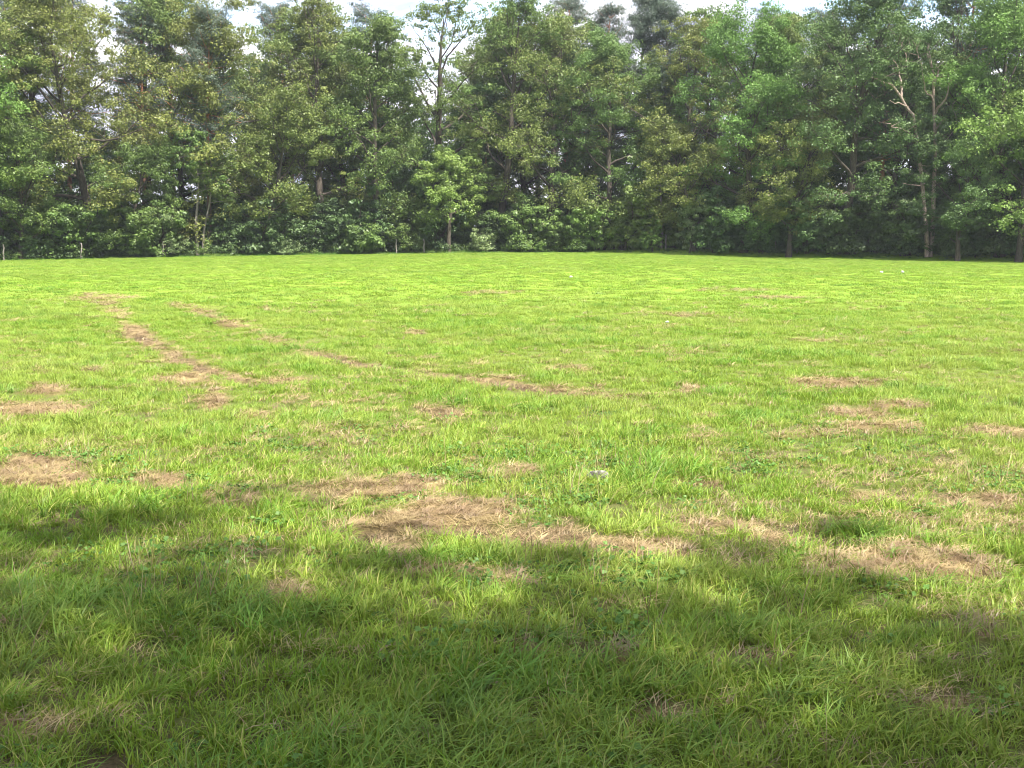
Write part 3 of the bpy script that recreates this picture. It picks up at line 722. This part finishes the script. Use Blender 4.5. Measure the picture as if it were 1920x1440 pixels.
dvv = np.concatenate(dv) - dead_t; obj('trunk', mesh_from('dead_trunk', dvv, np.concatenate(df), [BARK_DEAD], True), te)

# shrubs along the edge
SH = 'shrubs and young trees under the wood edge'
shr = [(5, 1.4, 'bush_b', 'dusky'), (62, 1.2, 'bush', 'dusky'), (100, 1.8, 'bush_b', 'dusky'), (150, 2.2, 'bush_b', 'mid'), (190, 1.2, 'bush', 'dusky'), (228, 1.6, 'bush_b', 'dusky'), (262, 1.0, 'bush', 'mid'), (290, 1.4, 'bush_b', 'mid'),
       (345, 3.2, 'bush', 'dusky'), (415, 3.4, 'bush_b', 'dusky'), (455, 2, 'bush', 'dusky'), (490, 1.5, 'bush_b', 'dusky'), (540, .8, 'bush_c', 'pale'), (520, 2.2, 'bush_b', 'mid'), (585, 1.6, 'bush_b', 'dusky'),
       (630, 1.5, 'bush', 'dusky'), (682, .9, 'bush_c', 'mid'), (660, 2.2, 'bush_b', 'dusky'), (720, 1.8, 'bush_b', 'dusky'), (772, 1.6, 'bush', 'mid'), (815, 2.6, 'bush_b', 'dusky'), (870, 2.6, 'bush', 'dusky'), (905, 1.0, 'bush_c', 'pale'),
       (940, 2, 'bush_b', 'dusky'), (985, 1.2, 'bush', 'mid'), (1010, .8, 'bush_c', 'bright'), (1045, 1.6, 'bush_b', 'mid'), (1085, 1.6, 'bush', 'mid'), (1125, 2.4, 'bush_b', 'bright'), (1165, 2.6, 'bush_b', 'mid'), (1200, 2.4, 'bush', 'bright'),
       (1265, 3.6, 'bush', 'mid'), (1325, 4.2, 'bush_b', 'dusky'), (1370, 4.4, 'bush', 'dusky'), (1410, 4.2, 'bush_b', 'dusky'), (1440, 3.8, 'bush', 'mid'), (1490, 4.4, 'bush_b', 'dusky'), (1530, 4.2, 'bush', 'mid'), (1575, 4.2, 'bush_b', 'dusky'),
       (1620, 4.4, 'bush', 'mid'), (1670, 4.4, 'bush_b', 'dusky'), (1715, 4.4, 'bush', 'dusky'), (1765, 4.2, 'bush_b', 'deep'), (1800, 4.4, 'bush', 'dusky'), (1850, 4.2, 'bush_b', 'deep'), (1895, 4.2, 'bush', 'dusky'), (1940, 4, 'bush_b', 'deep'),
       (2000, 4, 'bush_b', 'dusky'), (-40, 1.5, 'bush_b', 'dusky')]
where = [(13, 'first fence post from the left'), (158, 'second fence post from the left'), (235, 'short bushy oak'), (316, 'pale drooping sapling'), (378, 'crossing birch stems'), (500, 'medium olive oak'), (608, 'open-crowned oak'),
         (705, 'slim dense oak'), (771, 'pair of close fence posts'), (842, 'round-crowned tree'), (935, 'ragged-topped oak'), (1035, 'dense dark middle oak'), (1145, 'oak before the left pointed pine'), (1238, 'thin pale trunk'),
         (1348, 'leaning fence post'), (1452, 'fence post under the yellowish crown'), (1567, 'fence post under the big dark oak'), (1655, 'narrow dark oak'), (1741, 'dead tree'), (1868, 'lush right oak')]
size_w = {'bush': 'medium', 'bush_b': 'tall', 'bush_c': 'small', 'low_bush': 'low'}
col_w = {'dusky': 'dark-leaved', 'mid': 'leafy green', 'pale': 'pale sunlit', 'bright': 'bright green', 'deep': 'deep green'}
seen = set()
shr += [(px, 1.9 + (px * 7 % 5) * .2, 'bush' if px % 2 else 'bush_b', 'dusky' if px % 3 else 'deep') for px in (1335, 1392, 1425, 1471, 1512, 1549, 1591, 1637, 1688, 1702, 1785, 1823, 1867, 1911)]
for px, dy, key, leaf in shr:
    wx, wn = min(where, key=lambda q: abs(q[0] - px)); side = 'just left of' if px < wx - 8 else 'just right of' if px > wx + 8 else 'under'
    lab = f'{size_w[key]} {col_w[leaf]} shrub {side} the {wn}'
    if lab in seen: lab = f'{size_w[key]} {col_w[leaf]} shrub further {side[5:]} the {wn}'
    if px < 0 or px > 1920: lab = f'{size_w[key]} {col_w[leaf]} shrub outside the view beyond the {wn}'
    seen.add(lab)
    plant(key, px, dy + (.9 if leaf == 'dusky' and px < 1330 else 0), leaf, lab, SH, name='shrub', cat='shrub', s=.55 + 1.1 * ((px * 7919) % 101) / 101)
for i, px in enumerate(range(20, 1960, 62)):          # thicket deeper in
    qx = px + (i * 37) % 29; wx, wn = min(where, key=lambda q: abs(q[0] - qx)); side = 'left of and behind' if qx < wx else 'right of and behind'
    lab = f'dark inner shrub {side} the {wn}'
    if lab in seen: lab = f'dark inner shrub further {side} the {wn}'
    if lab in seen: lab = f'dark inner shrub furthest {side} the {wn}'
    seen.add(lab)
    plant('bush_b', qx, 6.5 + (i * 53 % 7), 'dusky', lab, 'shrubs deep in the wood', name='shrub', cat='shrub', s=1.3 + .6 * ((i * 31) % 7) / 7)

# verge: tall grass and brambles between meadow and wood
verge_c = tuft_collection('verge', [(BLADE_T, *blades(rs, 40, .22, .2, .5, .018, .2, 1.0)) for _ in range(3)]
    + [(WEED, *blades(rs, 30, .2, .15, .45, .05, .3, 1.0)) for _ in range(2)])
n = 12000; x = rs.rand(n) * 110 - 55; d = rs.rand(n) ** 1.2 * np.where(x > 4, 6.5, 3.0); y = edge_y(x) - .5 * rs.rand(n) + d
scatter('verge_grass', verge_c, np.stack([x, y, height(x, y) - .02], 1), rs.rand(n) * 6.28, (.3 + .75 * rs.rand(n) ** 2 + .5 * sstep(.55, .75, vnoise(x, y, 2.5, 97, 2))) * (.45 + .55 * sstep(0, 2, d)) * np.where(x > 4, .55, 1), rs.randint(0, 5, n),
        'dark rough grass and weeds on the shaded strip below the wood')
bl = []
for q in range(3):
    rq = np.random.RandomState(80 + q); c = rq.randn(9, 3) * np.array([.5, .5, .15]) + np.array([0, 0, .35])
    lv, lf, lt = leaves(rq, c, np.full(9, .32), 40, .13, .7, .6, .6); bl.append((LEAF['dusky'] if q else LEAF['mid'], lv, lf, lt, lt))
bram_c = tuft_collection('bramble', bl)
n = 2600; x = rs.rand(n) * 110 - 55; d = rs.rand(n) * 14; y = edge_y(x) + np.where(x > 4, 5.0, 1.2) + d
scatter('undergrowth', bram_c, np.stack([x, y, height(x, y)], 1), rs.rand(n) * 6.28, .6 + .9 * rs.rand(n), rs.randint(0, 3, n), 'low brambles and ferns covering the floor of the wood')

# ------------------------------------------------------------------ fence posts
def post(seed):
    prs = np.random.RandomState(seed); V, F = [], []; Hh = 1.25
    P = [np.array([prs.randn() * .012 * k, prs.randn() * .012 * k, z]) for k, z in enumerate((-.3, .3, .7, 1.0, Hh - .04, Hh, Hh + .005))]
    tube(P, [.06, .058, .055, .052, .05, .035, .004], 8, V, F); return mesh_from('fence_post', np.concatenate(V), np.concatenate(F), [POST_W], True)
PM = [post(1), post(2), post(3)]
posts = [(13, .5, 0, 'pale wooden fence post at the far left'), (158, .5, 2, 'pale wooden fence post below the large olive oak'), (310, .2, -1, 'fence post under the pale drooping sapling'),
         (745, .6, 1, 'left one of the two close fence posts below the slim dense oak'), (797, .6, -2, 'right one of the two close fence posts, nearer the round-crowned tree'),
         (1246, 2.6, 1, 'thin fence post below the thin pale trunk'), (1348, 2.2, -6, 'leaning grey fence post alone on the shaded bank'), (1452, 2.2, -3, 'fence post below the yellowish rounded crown'),
         (1490, 2.4, 2, 'short fence post right beside the post below the yellowish crown'), (1567, 2.4, -8, 'tilted fence post below the big dark oak')]
for i, (px, dy, ln, lab) in enumerate(posts):
    Y = 92.
    for _ in range(6): X = (px - 960) / FPX * Y; Y = float(edge_y(X)) + dy
    o = obj('fence_post', PM[i % 3], label=lab, cat='fence post', group='fence posts along the wood edge', loc=(X, Y, float(height(np.array([X]), np.array([Y]))[0]) - (.3 if px == 1490 else 0)))
    o.rotation_euler = (0, R(ln), i * 1.7)

# ------------------------------------------------------------------ summer haze
hm, t_, n_, l_ = new_mat('haze_air')
pv = n_('ShaderNodeVolumePrincipled'); pv.inputs['Color'].default_value = (.86, .92, 1, 1); pv.inputs['Density'].default_value = HAZE
pv.inputs['Anisotropy'].default_value = .2
ho = n_('ShaderNodeOutputMaterial'); l_(pv.outputs[0], ho.inputs['Volume'])
hx0, hx1, hy0, hy1, hz0, hz1 = -640, 640, -160, 840, -3.5, 31
HV = [(a, b, c) for c in (hz0, hz1) for a, b in ((hx0, hy0), (hx1, hy0), (hx1, hy1), (hx0, hy1))]
hme = mesh_from('haze', HV, np.array([[3, 2, 1, 0], [4, 5, 6, 7], [0, 1, 5, 4], [1, 2, 6, 5], [2, 3, 7, 6], [3, 0, 4, 7]]), [hm])
obj('haze', hme, kind='stuff', label='thin summer haze over the meadow and the wood')

# ------------------------------------------------------------------ small things lying in the grass
def lump_mat(name, a, b):
    m, t, n, l = new_mat(name); r = ramp(t, [(.4, a), (.62, b)]); l(noise(t, 28, 4), r.inputs[0])
    p = n('ShaderNodeBsdfPrincipled'); p.inputs['Roughness'].default_value = .85; l(r.outputs[0], p.inputs['Base Color'])
    o = n('ShaderNodeOutputMaterial'); l(p.outputs[0], o.inputs['Surface']); return m
ST = lump_mat('grey_lump', (.035, .03, .025), (.21, .20, .17)); WH = lump_mat('pale_speck', (.28, .29, .22), (.42, .42, .36))
import bmesh
def small_lump(name, size, mat, seed, loc, label, cat='small_lump'):
    bm = bmesh.new(); bmesh.ops.create_icosphere(bm, subdivisions=3, radius=1); r_ = random.Random(seed)
    cuts = [(Vector([r_.gauss(0, 1) for _ in range(3)]).normalized(), .55 + .35 * r_.random()) for _ in range(9)]
    for v in bm.verts:
        for nn, dd in cuts:
            q = v.co.dot(nn)
            if q > dd: v.co -= nn * (q - dd) * .85
        v.co = Vector((v.co.x * size[0], v.co.y * size[1], v.co.z * size[2]))
    me = bpy.data.meshes.new(name); bm.to_mesh(me); bm.free(); me.materials.append(mat)
    z = float(height(np.array([loc[0]]), np.array([loc[1]]))[0]); return obj(name, me, label=label, cat=cat, loc=(loc[0], loc[1], z + size[2] * .55))
small_lump('small_lump', (.08, .055, .052), ST, 3, ground_at(1122, 903), 'small grey and white lump lying in sunlit grass right of the dry patch')  # lump of unclear kind, shaped as a faceted grey block
for px, py, s_, lab in ((1251, 611, .022, 'tiny pale yellow-white dot in the grass right of the middle'), (1070, 523, .045, 'white speck in the distant grass near the middle'),
                     (1653, 514, .05, 'left one of two white flat specks in the distant grass'), (1692, 514, .06, 'right one of two white flat specks in the distant grass')):
    X, Y = ground_at(px, py); o = small_lump('white_speck', (s_ * 1.5, s_, s_), WH, px, (X, Y), lab); o.location.z += .05 + s_ * .1  # pale bits of unknown kind, modelled as small faceted lumps

# ------------------------------------------------------------------ trees behind the camera, whose shade falls on the foreground
B_ = 'trees behind the camera shading the foreground'
plant('tall', 0, 0, 'mid', 'tall oak just behind the viewpoint, outside the view', B_, x=.5, y=-2.2, s=.67, rz=.4)
plant('open', 0, 0, 'mid', 'open-crowned oak right of the viewpoint, outside the view', B_, x=4.2, y=-2.85, s=.73, rz=2.4)
plant('open_b', 0, 0, 'mid', 'thin oak close behind the viewpoint, outside the view', B_, x=2.5, y=-3.1, s=.68, rz=1.4)
plant('middle', 0, 0, 'mid', 'bushy oak far right behind the viewpoint, outside the view', B_, x=8.5, y=-7.0, s=.9, rz=2.0)
plant('tall', 0, 0, 'mid', 'oak further left behind the viewpoint, outside the view', B_, x=-6.3, y=-7.2, s=.8, rz=1.0)
print('objects', len(sc.objects))
